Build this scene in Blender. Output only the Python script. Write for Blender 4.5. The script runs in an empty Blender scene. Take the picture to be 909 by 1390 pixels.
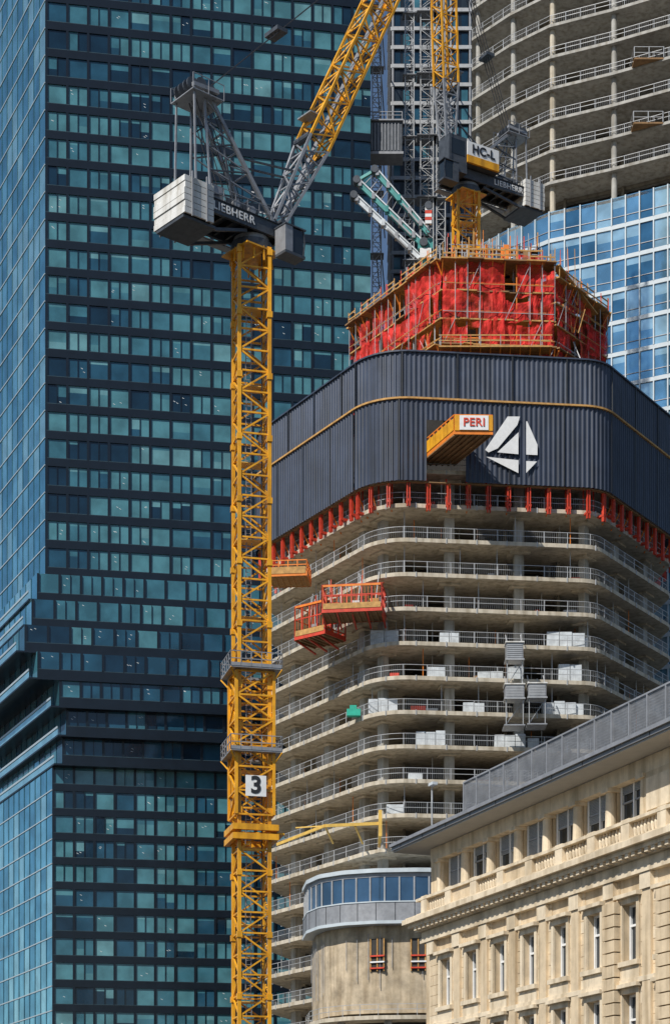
import bpy, math, random
from mathutils import Vector, Matrix
random.seed(7)
R=random.random
scene=bpy.context.scene
# ---------------------------------------------------------------- materials
def newmat(name):
    m=bpy.data.materials.new(name); m.use_nodes=True
    nt=m.node_tree; b=nt.nodes['Principled BSDF']; return m,nt,b
def mat(name,col,rough=.6,metal=0.,var=.25,scale=1.5,bump=0.,streak=False,spec=None,coat=0,stretch=(1,1,1)):
    m,nt,b=newmat(name); n=nt.nodes; l=nt.links
    b.inputs['Roughness'].default_value=rough; b.inputs['Metallic'].default_value=metal
    if spec is not None: b.inputs['Specular IOR Level'].default_value=spec
    if coat: b.inputs['Coat Weight'].default_value=coat
    tc=n.new('ShaderNodeTexCoord'); mp=n.new('ShaderNodeMapping'); mp.inputs['Scale'].default_value=stretch
    l.new(tc.outputs['Object'],mp.inputs['Vector'])
    ns=n.new('ShaderNodeTexNoise'); ns.inputs['Scale'].default_value=scale; ns.inputs['Detail'].default_value=8; ns.inputs['Roughness'].default_value=.65
    l.new(mp.outputs[0],ns.inputs['Vector'])
    cr=n.new('ShaderNodeValToRGB'); cr.color_ramp.elements[0].position=.3; cr.color_ramp.elements[1].position=.7
    c=col
    cr.color_ramp.elements[0].color=(c[0]*(1-var),c[1]*(1-var),c[2]*(1-var),1)
    cr.color_ramp.elements[1].color=(min(1,c[0]*(1+var*.6)),min(1,c[1]*(1+var*.6)),min(1,c[2]*(1+var*.6)),1)
    l.new(ns.outputs['Fac'],cr.inputs['Fac'])
    out=cr.outputs['Color']
    if streak:
        mp2=n.new('ShaderNodeMapping'); mp2.inputs['Scale'].default_value=(1.4,1.4,.12); l.new(tc.outputs['Object'],mp2.inputs['Vector'])
        n2=n.new('ShaderNodeTexNoise'); n2.inputs['Scale'].default_value=1.2; n2.inputs['Detail'].default_value=6; l.new(mp2.outputs[0],n2.inputs['Vector'])
        r2=n.new('ShaderNodeValToRGB'); r2.color_ramp.elements[0].position=.35; r2.color_ramp.elements[1].position=.55
        r2.color_ramp.elements[0].color=(.70,.67,.62,1); r2.color_ramp.elements[1].color=(1,1,1,1); l.new(n2.outputs['Fac'],r2.inputs['Fac'])
        mx=n.new('ShaderNodeMix'); mx.data_type='RGBA'; mx.blend_type='MULTIPLY'; mx.inputs[0].default_value=1
        l.new(out,mx.inputs[6]); l.new(r2.outputs[0],mx.inputs[7]); out=mx.outputs[2]
    l.new(out,b.inputs['Base Color'])
    if bump:
        bp=n.new('ShaderNodeBump'); bp.inputs['Strength'].default_value=bump; bp.inputs['Distance'].default_value=.05
        l.new(ns.outputs['Fac'],bp.inputs['Height']); l.new(bp.outputs[0],b.inputs['Normal'])
    return m
def glassmat(name,col,metal=0.,rough=.06,ior=1.6,wob=.02,var=.3):
    m,nt,b=newmat(name); n=nt.nodes; l=nt.links
    b.inputs['Metallic'].default_value=metal; b.inputs['Roughness'].default_value=rough; b.inputs['IOR'].default_value=ior
    tc=n.new('ShaderNodeTexCoord'); ns=n.new('ShaderNodeTexNoise'); ns.inputs['Scale'].default_value=.35; ns.inputs['Detail'].default_value=4
    l.new(tc.outputs['Object'],ns.inputs['Vector'])
    cr=n.new('ShaderNodeValToRGB'); cr.color_ramp.elements[0].position=.35; cr.color_ramp.elements[1].position=.65
    cr.color_ramp.elements[0].color=(col[0]*(1-var),col[1]*(1-var),col[2]*(1-var),1); cr.color_ramp.elements[1].color=(*[min(1,x*(1+var*.5)) for x in col],1)
    l.new(ns.outputs['Fac'],cr.inputs['Fac']); l.new(cr.outputs[0],b.inputs['Base Color'])
    bp=n.new('ShaderNodeBump'); bp.inputs['Strength'].default_value=wob*5; bp.inputs['Distance'].default_value=.1
    l.new(ns.outputs['Fac'],bp.inputs['Height']); l.new(bp.outputs[0],b.inputs['Normal'])
    return m
concrete=mat('concrete',(.56,.50,.40),.85,var=.25,scale=.9,bump=.3,streak=True)
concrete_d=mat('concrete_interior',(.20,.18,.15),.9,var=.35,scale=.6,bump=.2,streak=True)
concrete_g=mat('concrete_grey',(.40,.39,.36),.85,var=.25,scale=.8,bump=.2,streak=True)
concrete_shade=mat('concrete_painted_shade',(.045,.042,.04),.9,var=.4,scale=.5)  # near-black concrete: deep interior shade put into the colour
rawwall=mat('raw_masonry_wall',(.50,.41,.29),.9,var=.45,scale=.7,bump=.5,streak=True)
yellow=mat('crane_yellow',(.80,.38,.015),.45,var=.25,scale=1.2,streak=True)
yellow2=mat('crane_yellow_pale',(.72,.46,.10),.5,var=.25,scale=1)
cgrey=mat('galvanised_grey',(.30,.31,.33),.5,metal=.3,var=.25,scale=1.5)
cdark=mat('crane_dark_steel',(.07,.08,.095),.5,metal=.2,var=.4,scale=2)
ballast=mat('ballast_paint',(.68,.68,.66),.7,var=.15,scale=1,streak=True)
black=mat('black_steel',(.018,.02,.024),.5,var=.4)
white=mat('white_paint',(.75,.76,.76),.55,var=.1,scale=2)
offwh=mat('wrapped_foil',(.56,.60,.63),.45,var=.3,scale=1.3,bump=.4)
railm=mat('rail_steel',(.42,.43,.44),.5,metal=.25,var=.2)
redp=mat('red_paint',(.60,.05,.02),.55,var=.3,scale=2)
orange=mat('orange_paint',(.78,.22,.02),.5,var=.25,scale=2)
timber=mat('timber',(.52,.29,.09),.75,var=.4,scale=2.5)
timber_d=mat('plywood_brown',(.28,.16,.07),.8,var=.4,scale=1.5)
screenm=mat('screen_slate',(.032,.045,.078),.5,var=.3,scale=.3,streak=True)
screen2=mat('screen_slate_upper',(.048,.063,.10),.5,var=.3,scale=.3,streak=True)
teal=mat('teal_paint',(.05,.28,.27),.5,var=.25,scale=2)
tealcloth=mat('teal_cloth',(.03,.42,.30),.8)
stone=mat('sandstone',(.66,.53,.36),.85,var=.22,scale=1.1,bump=.3,streak=True)
stone2=mat('sandstone_pale',(.72,.61,.45),.85,var=.18,scale=1.6,bump=.25,streak=True)
metalroof=mat('zinc_roof',(.20,.205,.215),.45,metal=.3,var=.15,scale=.8)
soffit=mat('roof_soffit',(.38,.37,.35),.7,var=.1)
blindm=mat('window_blind',(.30,.33,.36),.6,var=.15,scale=3)
asphalt=mat('asphalt',(.05,.05,.05),.9,var=.3,scale=.5)
ropem=mat('steel_rope',(.04,.04,.045),.6)
gA=[glassmat('office_glass_teal',(.075,.215,.255)),glassmat('office_glass_mid',(.046,.155,.205)),glassmat('office_glass_navy',(.018,.075,.125)),
    glassmat('office_glass_dark',(.006,.026,.05)),glassmat('office_glass_bright',(.125,.285,.32))]
frameb=mat('tower_black_frame',(.005,.010,.018),.3,var=.3,scale=.5)
winsill=mat('tower_window_sill',(.05,.09,.11),.4,metal=.3,var=.3,scale=.5)
sideframe=mat('tower_side_frame',(.03,.09,.13),.35,var=.3,scale=.5)
gside=glassmat('sky_mirror_glass',(.30,.72,.86),metal=.85,rough=.08,wob=.03,var=.25)
gside2=glassmat('sky_mirror_glass_deep',(.16,.50,.66),metal=.85,rough=.08,wob=.03,var=.25)
gside3=glassmat('sky_mirror_glass_pale',(.45,.82,.90),metal=.8,rough=.1,wob=.03,var=.2)
gsill=mat('aluminium_sill',(.50,.58,.62),.4,metal=.4,var=.1)
gR=[glassmat('curtain_glass_blue',(.20,.44,.62),metal=.75,rough=.07),glassmat('curtain_glass_pale',(.40,.64,.76),metal=.6,rough=.1),
    glassmat('curtain_glass_deep',(.07,.22,.36),metal=.7,rough=.07)]
cwhite=mat('curtain_wall_frame_paint',(.50,.56,.60),.5,var=.12,scale=1)
gdark=glassmat('dark_window_glass',(.02,.028,.035),rough=.05)
ghz=glassmat('band_glass',(.05,.11,.19),metal=.4,rough=.05)
lampm=mat('ceiling_light_strip',(.8,.85,.85),.5)
def netmat(name,c0,c1,a0,a1):
    m,nt,b=newmat(name); n=nt.nodes; l=nt.links
    tc=n.new('ShaderNodeTexCoord'); ns=n.new('ShaderNodeTexNoise'); ns.inputs['Scale'].default_value=1.3; ns.inputs['Detail'].default_value=7; ns.inputs['Roughness'].default_value=.7
    l.new(tc.outputs['Object'],ns.inputs['Vector'])
    cr=n.new('ShaderNodeValToRGB'); cr.color_ramp.elements[0].position=.32; cr.color_ramp.elements[1].position=.7
    cr.color_ramp.elements[0].color=(*c0,1); cr.color_ramp.elements[1].color=(*c1,1)
    l.new(ns.outputs['Fac'],cr.inputs['Fac']); l.new(cr.outputs[0],b.inputs['Base Color']); b.inputs['Roughness'].default_value=.8
    n2=n.new('ShaderNodeTexNoise'); n2.inputs['Scale'].default_value=1.1; n2.inputs['Detail'].default_value=5; l.new(tc.outputs['Object'],n2.inputs['Vector'])
    r2=n.new('ShaderNodeValToRGB'); r2.color_ramp.elements[0].position=.40; r2.color_ramp.elements[1].position=.62
    r2.color_ramp.elements[0].color=(a0,a0,a0,1); r2.color_ramp.elements[1].color=(a1,a1,a1,1)
    l.new(n2.outputs['Fac'],r2.inputs['Fac']); l.new(r2.outputs[0],b.inputs['Alpha'])
    return m
netm=netmat('red_safety_net',(.60,.008,.008),(.95,.045,.035),.35,.82)
netm2=netmat('red_safety_net_thin',(.70,.012,.01),(.98,.07,.05),.15,.6)
# ---------------------------------------------------------------- mesh builder
class MB:
    def __init__(s,M=None): s.v=[];s.f=[];s.m=[];s.mats=[];s.M=M or Matrix.Identity(4)
    def mi(s,mt):
        if mt not in s.mats: s.mats.append(mt)
        return s.mats.index(mt)
    def add(s,pts,faces,mt):
        o=len(s.v); k=s.mi(mt)
        s.v+= [tuple(s.M@Vector(p)) for p in pts]
        for f in faces: s.f.append([o+i for i in f]); s.m.append(k)
    def poly(s,pts,mt): s.add(pts,[list(range(len(pts)))],mt)
    def ob(s,o,a,b,c,mt):
        o,a,b,c=Vector(o),Vector(a),Vector(b),Vector(c)
        s.add([o,o+a,o+a+b,o+b,o+c,o+a+c,o+a+b+c,o+b+c],[(0,3,2,1),(4,5,6,7),(0,1,5,4),(1,2,6,5),(2,3,7,6),(3,0,4,7)],mt)
    def box(s,x0,x1,y0,y1,z0,z1,mt): s.ob((x0,y0,z0),(x1-x0,0,0),(0,y1-y0,0),(0,0,z1-z0),mt)
    def beam(s,p,q,w,mt,h=None):
        p,q=Vector(p),Vector(q); d=q-p
        if d.length<1e-5: return
        d.normalize(); up=Vector((0,0,1)) if abs(d.z)<.95 else Vector((0,1,0))
        x=d.cross(up).normalized(); y=x.cross(d); h=h or w
        s.ob(p-x*w/2-y*h/2,x*w,y*h,q-p,mt)
    def cyl(s,p,q,r,mt,n=10,r2=None):
        p,q=Vector(p),Vector(q); d=(q-p).normalized(); up=Vector((0,0,1)) if abs(d.z)<.95 else Vector((0,1,0))
        x=d.cross(up).normalized(); y=x.cross(d); r2=r if r2 is None else r2
        a=[p+(x*math.cos(t)+y*math.sin(t))*r for t in [2*math.pi*i/n for i in range(n)]]
        b=[q+(x*math.cos(t)+y*math.sin(t))*r2 for t in [2*math.pi*i/n for i in range(n)]]
        s.add(a+b,[(i,(i+1)%n,n+(i+1)%n,n+i) for i in range(n)]+[list(range(n))[::-1],list(range(n,2*n))],mt)
    def prism(s,pl,z0,z1,mt):
        n=len(pl)
        s.add([(p[0],p[1],z0) for p in pl]+[(p[0],p[1],z1) for p in pl],[(i,(i+1)%n,n+(i+1)%n,n+i) for i in range(n)]+[list(range(n))[::-1],list(range(n,2*n))],mt)
    def build(s,name,parent=None):
        me=bpy.data.meshes.new(name); me.from_pydata(s.v,[],s.f)
        for m in s.mats: me.materials.append(m)
        me.polygons.foreach_set('material_index',s.m); me.update()
        o=bpy.data.objects.new(name,me); scene.collection.objects.link(o)
        if parent: par(o,parent)
        return o
def par(o,e):
    o.parent=e; o.matrix_parent_inverse=Matrix.Translation(-e.location)
def empty(name,loc):
    e=bpy.data.objects.new(name,None); e.location=loc; e.empty_display_size=1; scene.collection.objects.link(e); return e
def text(name,body,size,M,mt,parent,ext=.02,bold=.015,sp=1.08):
    c=bpy.data.curves.new(name,'FONT'); c.body=body; c.size=size; c.extrude=ext; c.align_x='CENTER'; c.align_y='CENTER'; c.offset=size*bold; c.space_character=sp
    o=bpy.data.objects.new(name,c); c.materials.append(mt); scene.collection.objects.link(o)
    o.matrix_world=M; o.parent=parent; o.matrix_parent_inverse=Matrix.Translation(-parent.location); return o
def lattice(mb,p0,p1,w,h,bay,ch,br,mt,xa,taper0=None,cross=False):
    p0,p1=Vector(p0),Vector(p1); d=p1-p0; L=d.length; d.normalize(); xa=Vector(xa); xa=(xa-d*xa.dot(d)).normalized(); ya=d.cross(xa)
    n=max(1,round(L/bay))
    def c(i,k):
        t=i/n; f=1
        if taper0 and t<taper0[0]: f=taper0[1]+(1-taper0[1])*t/taper0[0]
        sx,sy=[(-1,-1),(1,-1),(1,1),(-1,1)][k]
        return p0+d*(L*t)+xa*sx*w/2*f+ya*sy*h/2*f
    for i in range(n):
        for k in range(4):
            mb.beam(c(i,k),c(i+1,k),ch,mt)
            k2=(k+1)%4
            mb.beam(c(i,k),c(i,k2),br,mt)
            if (i+k)%2: mb.beam(c(i,k),c(i+1,k2),br,mt)
            else: mb.beam(c(i,k2),c(i+1,k),br,mt)
            if cross:
                if (i+k)%2: mb.beam(c(i,k2),c(i+1,k),br,mt)
                else: mb.beam(c(i,k),c(i+1,k2),br,mt)
    for k in range(4): mb.beam(c(n,k),c(n,(k+1)%4),br,mt)
def inter(p,d,q,e):
    cr=d[0]*e[1]-d[1]*e[0]; t=((q[0]-p[0])*e[1]-(q[1]-p[1])*e[0])/cr
    return (p[0]+d[0]*t,p[1]+d[1]*t)
def offset(pl,dd):
    n=len(pl); L=[]
    for i in range(n):
        a=Vector(pl[i]);b=Vector(pl[(i+1)%n]);d=(b-a).normalized();nn=Vector((d.y,-d.x)); L.append((a+nn*dd,d))
    return [inter(L[i-1][0],L[i-1][1],L[i][0],L[i][1]) for i in range(n)]
def fillet(pl,rs,seg=10):
    out=[];n=len(pl)
    for i in range(n):
        p=Vector(pl[i]);a=(Vector(pl[i-1])-p).normalized();b=(Vector(pl[(i+1)%n])-p).normalized();r=rs[i]
        if r<=0: out.append(tuple(p)); continue
        th=math.acos(max(-1,min(1,a.dot(b))));t=r/math.tan(th/2); c=p+(a+b).normalized()*(r/math.sin(th/2))
        s0=p+a*t-c;s1=p+b*t-c; a0=math.atan2(s0.y,s0.x);a1=math.atan2(s1.y,s1.x)
        while a1<a0: a1+=2*math.pi
        for k in range(seg+1):
            g=a0+(a1-a0)*k/seg; out.append((c.x+r*math.cos(g),c.y+r*math.sin(g)))
    return out
def walk(pl,step,closed=True):
    P=[Vector(p) for p in pl]+([Vector(pl[0])] if closed else []); res=[];need=0.
    for a,b in zip(P,P[1:]):
        L=(b-a).length
        if L<1e-6: continue
        d=(b-a)/L; t=need
        while t<L: res.append((a+d*t,d)); t+=step
        need=t-L
    return res
# ---------------------------------------------------------------- ground
g=MB(); g.poly([(-1500,-1500,0),(1500,-1500,0),(1500,2500,0),(-1500,2500,0)],asphalt); g.build('ground')
# ---------------------------------------------------------------- left office tower
def office_tower():
    e=empty('glass_office_tower',(-30,300,0))
    C=Vector((-41.3,284)); m=Vector((.985,.174)); l=Vector((-.42,.907)); nm=Vector((.174,-.985)); nl=Vector((-.907,-.42))
    mb=MB(); fr=MB(); 
    def floor(z,h,off,kind,fw=0.):
        c=C+Vector((off,0))+nm*fw; W=47.25-off*.9; Lf=40
        sp=h*(.29 if kind!='hip' else .36)
        def V(p,zz,n,o): return (p.x+n.x*o,p.y+n.y*o,zz)
        A=c;B=c+m*W;D=c+l*Lf;E=B+l*Lf
        fr.prism([tuple(A),tuple(B),tuple(E),tuple(D)],z,z+sp,frameb)
        fr.ob((A.x,A.y,z+sp),(m.x*W,m.y*W,0),(-nm.x*.15,-nm.y*.15,0),(0,0,.07),winsill)
        ins=.18
        nb=16; bw=W/nb; g0=None
        for i in range(nb):
            p=c+m*(i*bw); mw=.34
            fr.ob((p.x,p.y,z+sp),(m.x*mw,m.y*mw,0),(-nm.x*.3,-nm.y*.3,0),(0,0,h-sp),frameb)
            a=p+m*mw; w=bw-mw
            if kind=='hip': wts=[.04,.12,.4,.42,.02]
            elif kind=='hip_reflect': wts=[.2,.45,.32,.0,.03]  # top hip floors: lighter pane tints stand in for bright reflections
            elif kind=='low': wts=[.36,.26,.14,.16,.08]
            else: wts=[.42,.28,.15,.10,.05]
            if g0 is None or R()<.6: g0=random.choices(gA,wts)[0]
            split=R()<.55
            segs=[(0,w*.5-.03),(w*.5+.03,w*.5-.03)] if split else [(0,w)]
            if split: fr.ob((a.x+m.x*(w*.5-.03),a.y+m.y*(w*.5-.03),z+sp),(m.x*.06,m.y*.06,0),(-nm.x*.2,-nm.y*.2,0),(0,0,h-sp),frameb)
            for (s0,sw) in segs:
                g1=g0 if R()<.85 else random.choices(gA,wts)[0]
                q=a+m*s0; q2=q+m*sw
                zt=z+h; zb=z+sp; fb=random.choice([0,0,0,0,.2,.35,.6]) if kind in('up','low') else 0
                zm=zt-(zt-zb)*fb
                if fb>0: mb.poly([V(q,zm,nm,-ins),V(q2,zm,nm,-ins),V(q2,zt,nm,-ins),V(q,zt,nm,-ins)],random.choice([gA[4],gA[0],gA[0],gA[1]]))
                mb.poly([V(q,zb,nm,-ins),V(q2,zb,nm,-ins),V(q2,zm,nm,-ins),V(q,zm,nm,-ins)],g1)
                if R()<.16:
                    for k in range(random.choice([1,2,2])):
                        t0=.1+.5*R(); zz=zb+(zm-zb)*(.35+.5*R())
                        q3=q+m*(sw*t0); q4=q3+m*(.28)
                        fr.poly([V(q3,zz,nm,-ins+.012),V(q4,zz-.12,nm,-ins+.012),V(q4,zz-.06,nm,-ins+.012),V(q3,zz+.06,nm,-ins+.012)],lampm)
        nb=14; bw=Lf/nb
        for i in range(nb):
            p=c+l*(i*bw); q=c+l*((i+1)*bw)
            mb.poly([V(p,z+.12,nl,.02),V(q,z+.12,nl,.02),V(q,z+h,nl,.02),V(p,z+h,nl,.02)],random.choice([gside,gside,gside2,gside2,gside3]) if kind!='hip' else random.choice([gside2,gA[2],gA[1]]))
            fr.ob((q.x,q.y,z),(nl.x*.10,nl.y*.10,0),(-l.x*.12,-l.y*.12,0),(0,0,h),sideframe)
        fr.ob((c.x,c.y,z+.01),(nl.x*.12,nl.y*.12,0),(l.x*Lf,l.y*Lf,0),(0,0,.16),gsill)
        fr.prism([tuple(B-nm*.5-m*.4),tuple(B-nm*.5-m*.1),tuple(E-m*.1),tuple(E-m*.4)],z+sp,z+h,gA[2])
    z=66.9
    hip=[2.4,2.9,1.9,-1.2,-3.0,-2.0,-1.2]
    fwd=[.8,1.6,2.4,2.8,2.4,1.6,.8]
    for k in range(7):
        floor(z,3.9,hip[k],'hip' if k<5 else 'hip_reflect',fwd[k])
        c=C+Vector((hip[k]-1.2,0))+nm*(fwd[k]+.5)
        a=c;b=c+m*(47.5-hip[k]*.9)
        fr.prism([tuple(a),tuple(b),tuple(b+l*40),tuple(a+l*40)],z-.12,z+.12,frameb)
        fr.ob((a.x,a.y,z+1.0),(nl.x*.1,nl.y*.1,0),(l.x*40,l.y*40,0),(0,0,.3),gsill)
        mb.poly([(a.x,a.y,z+.12),(a.x+l.x*40,a.y+l.y*40,z+.12),(a.x+l.x*40,a.y+l.y*40,z+1.0),(a.x,a.y,z+1.0)],gside3)
        z+=3.9
    while z<205: floor(z,3.9,0,'up'); z+=3.9
    z=66.9
    while z>0: floor(z-3.5,3.5,1.0,'low'); z-=3.5
    mb2=MB(); c=C+Vector((5,3)); mb2.prism([tuple(c),tuple(c+m*38),tuple(c+m*38+l*30),tuple(c+l*30)],0,205,frameb)
    mb.build('window_panes',e); fr.build('facade_frame',e); mb2.build('core',e)
office_tower()
# ---------------------------------------------------------------- cranes
def crane(pos,ztop,zbase,rot,mrot,sg,cu,phi,jl,greyl,pend,cwh,hc=False,mast_bay=1.55):
    e=empty('tower_crane',(pos[0],pos[1],zbase))
    mm=MB(Matrix.Translation((pos[0],pos[1],0))@Matrix.Rotation(mrot,4,'Z'))
    lattice(mm,(0,0,zbase),(0,0,ztop-.2),2.3,2.3,mast_bay,.26,.12,yellow,(1,0,0))
    z=zbase+1
    while z<ztop-6:
        mm.beam((-.35,.5,z),(-.35,.1,z+5.6),.06,cgrey); mm.beam((.05,.5,z),(.05,.1,z+5.6),.06,cgrey)
        for k in range(18): mm.beam((-.35,.5-.4*k/18,z+k*.31),(.05,.5-.4*k/18,z+k*.31),.035,cgrey)
        mm.box(-1.05,1.05,-.2,1.05,z+5.7,z+5.76,yellow2); z+=5.8
    z=zbase+4.65
    while z<ztop:
        for sx in(-1,1):
            for sy in(-1,1): mm.box(sx*1.15-.2,sx*1.15+.2,sy*1.15-.2,sy*1.15+.2,z-.22,z+.22,yellow)
        z+=4.65
    mm.beam((.6,-1.0,zbase),(.6,-1.0,ztop),.07,black)
    mm.build('mast',e)
    M=Matrix.Translation((pos[0],pos[1],ztop))@Matrix.Rotation(rot,4,'Z')
    d=MB(M)
    d.cyl((0,0,-.3),(0,0,.35),1.55,cdark,24); d.cyl((0,0,.35),(0,0,.75),1.35,cgrey,24)
    for k in range(12):
        a=k*math.pi/6; d.beam((1.6*math.cos(a),1.6*math.sin(a),-1.3),(1.5*math.cos(a),1.5*math.sin(a),-.2),.1,yellow)
    d.box(-1.6,1.6,-1.6,1.6,-.42,-.3,yellow)
    for s in(-1,1):
        d.box(cu,2.6,s*1.5-.12,s*1.5+.12,.75,1.75,cdark)
        d.box(cu,2.6,s*1.5-.2,s*1.5+.2,1.75,1.82,black)
    x=cu+.2
    while x<2.4: d.box(x,x+.18,-1.38,1.38,.85,1.3,black); x+=1.1
    d.box(cu+.1,2.5,-1.38,1.38,1.35,1.43,cdark)
    n=6; hh=cwh/n
    for k in range(n):
        o=.10*math.sin(k*1.9)
        d.box(cu-.35+o*.5,cu+2.25,-1.95,1.95,-.25+k*hh,-.25+(k+1)*hh-.05,ballast)
    d.box(cu-.2,cu+2.1,-1.8,1.8,-.25,-.25+cwh-.1,cdark)
    for v in(-2.02,2.02): 
        for u in(cu+.3,cu+1.6): d.beam((u,v,-.4),(u,v,cwh+.1),.12,cgrey)
    d.box(cu-.3,cu+2.6,-1.7,1.7,-.5,-.3,cdark)
    for s in(-1,1): d.beam((cu+2.6,s*1.4,-.4),(-1.4,s*1.2,.6),.22,cdark)
    d.box(cu+2.6,cu+3.7,-1.1,.2,1.43,3.1,cgrey); d.box(cu+2.7,cu+3.6,.35,1.2,1.43,2.6,cdark)
    for u,r in((cu+4.7,.62),(-1.0,.55)):
        d.cyl((u,-1.0,2.15),(u,1.0,2.15),r*.75,cdark,16)
        for v in(-1.05,1.0): d.cyl((u,v,2.15),(u,v+.08,2.15),r,cgrey,18)
        d.box(u-.7,u+.7,-1.25,-1.1,1.43,2.5,cdark); d.cyl((u,-1.25,2.15),(u,-1.5,2.15),.3,cgrey,12)
    for s in(-1,1):
        x0=1.64 if s>0 else -2.4
        if s==sg: continue
        d.box(cu+2.3,2.6,x0,x0+.76,.55,.62,cgrey)
        x=cu+2.4
        while x<2.6: d.beam((x,s*2.38,.6),(x,s*2.38,1.65),.04,cgrey); x+=1.3
        for zz in(1.1,1.65): d.beam((cu+2.4,s*2.38,zz),(2.6,s*2.38,zz),.04,cgrey)
    x=cu+2.4
    while x<.8: d.beam((x,sg*1.5,1.8),(x,sg*1.5,2.85),.04,cgrey); x+=1.1
    for zz in(2.3,2.85): d.beam((cu+2.4,sg*1.5,zz),(.8,sg*1.5,zz),.04,cgrey)
    y0,y1=(sg*1.75,sg*3.0); y0,y1=min(y0,y1),max(y0,y1); cu0=.9 if not hc else 3.0
    d.box(cu0,cu0+1.9,y0,y1,-.9,-.7,cdark)
    d.box(cu0,cu0+.7,y0,y1,-.7,1.2,cgrey if not hc else cdark)
    d.box(cu0+.7,cu0+1.75,y0+.05,y1-.05,-.7,1.1,gdark); d.box(cu0-.05,cu0+1.95,y0-.05,y1+.05,1.2,1.3,cdark)
    for yy in(y0+.04,y1-.04):
        d.beam((cu0+1.75,yy,-.7),(cu0+1.87,yy,.3),.09,cdark); d.beam((cu0+1.87,yy,.3),(cu0+1.75,yy,1.2),.09,cdark)
    d.beam((cu0+.3,sg*1.4,1.5),(cu0+.3,sg*2.6,1.4),.15,cdark)
    ax,az=-4.9,10.2
    if hc: ax,az=-6.0,8.4
    for s in(-1,1):
        top=(ax,s*.75,az)
        d.beam(top,(1.4,s*1.25,1.6),.26,cgrey); d.beam((ax-.1,s*.75,az),(ax+.2+.0,s*1.3,1.6),.14,cgrey)
        d.beam((ax-1.2,s*1.1,az-.4),(ax-1.2,s*1.35,1.5),.13,cgrey)
        d.beam((ax+1.3,s*.8,az-1.9),(-2.6,s*1.3,1.6),.13,cdark)
        A=Vector(top);B=Vector((1.4,s*1.25,1.6));P=Vector((ax+.2,s*1.3,1.6)); 
        for t in(.2,.4,.6,.8):
            d.beam(A.lerp(B,t),A.lerp(P,min(1,t+.12)),.10,cdark); d.beam(A.lerp(B,t),A.lerp(P,max(0,t-.1)),.08,cgrey)
        d.beam((ax-1.3,s*1.1,az-.35),(ax+1.1,s*.95,az-.1),.28,cgrey)
    for t in(.0,.15,.3,.45,.6,.75,.9):
        A=Vector((ax,-.75,az)).lerp(Vector((1.4,-1.25,1.6)),t);B=Vector((ax,.75,az)).lerp(Vector((1.4,1.25,1.6)),t); d.beam(A,B,.12,cgrey)
        A2=Vector((ax,-.75,az)).lerp(Vector((1.4,-1.25,1.6)),min(1,t+.15)); d.beam(A2,B,.08,cgrey)
    for k,u in enumerate((ax-1.1,ax-.3,ax+.6)):
        for v in(-.8,-.3,.3,.8): d.cyl((u,v,az-.15+.25*(k==1)),(u,v+.12,az-.15+.25*(k==1)),.5,cdark,16)
    d.box(ax-1.5,ax+1.3,-1.4,1.4,az-.85,az-.78,cgrey)
    for s in(-1,1):
        for u in(ax-1.5,ax-.1,ax+1.3): d.beam((u,s*1.4,az-.85),(u,s*1.4,az+.3),.05,cgrey)
        d.beam((ax-1.5,s*1.4,az+.3),(ax+1.3,s*1.4,az+.3),.05,cgrey)
    d.beam((ax-.2,.3,az),(ax-.2,.3,az+1.4),.07,cdark)
    if hc:
        d.box(-2.6,1.6,min(sg*.6,sg*2.36),max(sg*.6,sg*2.36),1.85,4.1,cdark)
        d.box(-2.5,1.6,min(sg*2.38,sg*2.62),max(sg*2.38,sg*2.62),2.7,4.15,white); d.box(-2.5,1.6,min(sg*2.38,sg*2.64),max(sg*2.38,sg*2.64),1.9,2.68,yellow)
        d.box(1.62,3.9,min(sg*.5,sg*2.5),max(sg*.5,sg*2.5),.6,4.4,cdark)
        d.box(1.9,3.6,min(sg*2.503,sg*2.53),max(sg*2.503,sg*2.53),2.4,4.0,gdark)
        T=M@Matrix(((-sg,0,0,-.45),(0,0,sg,sg*2.66),(0,1,0,3.4),(0,0,0,1)))
        text('lettering_hcl','HC-L',1.25,T,black,e,bold=.03)
    T=M@Matrix(((-sg,0,0,cu*.44+(.3 if not hc else -.6)),(0,0,sg,sg*1.66),(0,1,0,1.27),(0,0,0,1)))
    text('lettering',"LIEBHERR",.84,T,white,e,bold=.01,sp=1.1)
    d.build('slewing_deck',e)
    j=MB(M); P0=Vector((2.3,0,2.6)); dr=Vector((math.cos(phi),0,math.sin(phi)))
    lattice(j,P0,P0+dr*greyl,1.9,1.9,1.5,.2,.10,cgrey,(0,1,0),taper0=(1.,.45))
    lattice(j,P0+dr*greyl,P0+dr*jl,1.9,1.9,1.7,.19,.10,yellow,(0,1,0))
    nn=Vector((-dr.z,0,dr.x))
    j.ob(P0+dr*1.5-Vector((0,.3,0))-nn*.2,(0,.6,0),dr*(jl-2),nn*.05,cgrey)
    for s in(-1,1): j.beam((2.3,s*.75,1.5),P0+Vector((0,s*.45,0)),.35,cdark); 
    j.cyl((2.3,-1,2.6),(2.3,1,2.6),.22,cdark,12)
    for s in(-1,1): j.beam((-1.6,s*.6,6.2 if not hc else 5),P0+dr*4.5+nn*.8+Vector((0,s*.6,0)),.12,cdark)
    j.cyl(P0+dr*8+nn*.9-Vector((0,.9,0)),P0+dr*8+nn*.9+Vector((0,.9,0)),.3,cdark,12)
    j.box(P0.x+dr.x*10+nn.x*1.3-.5,P0.x+dr.x*10+nn.x*1.3+.5,-.8,.8,P0.z+dr.z*10+nn.z*1.3-.1,P0.z+dr.z*10+nn.z*1.3,cgrey)
    A=Vector((ax+.6,0,az+.3))
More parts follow.
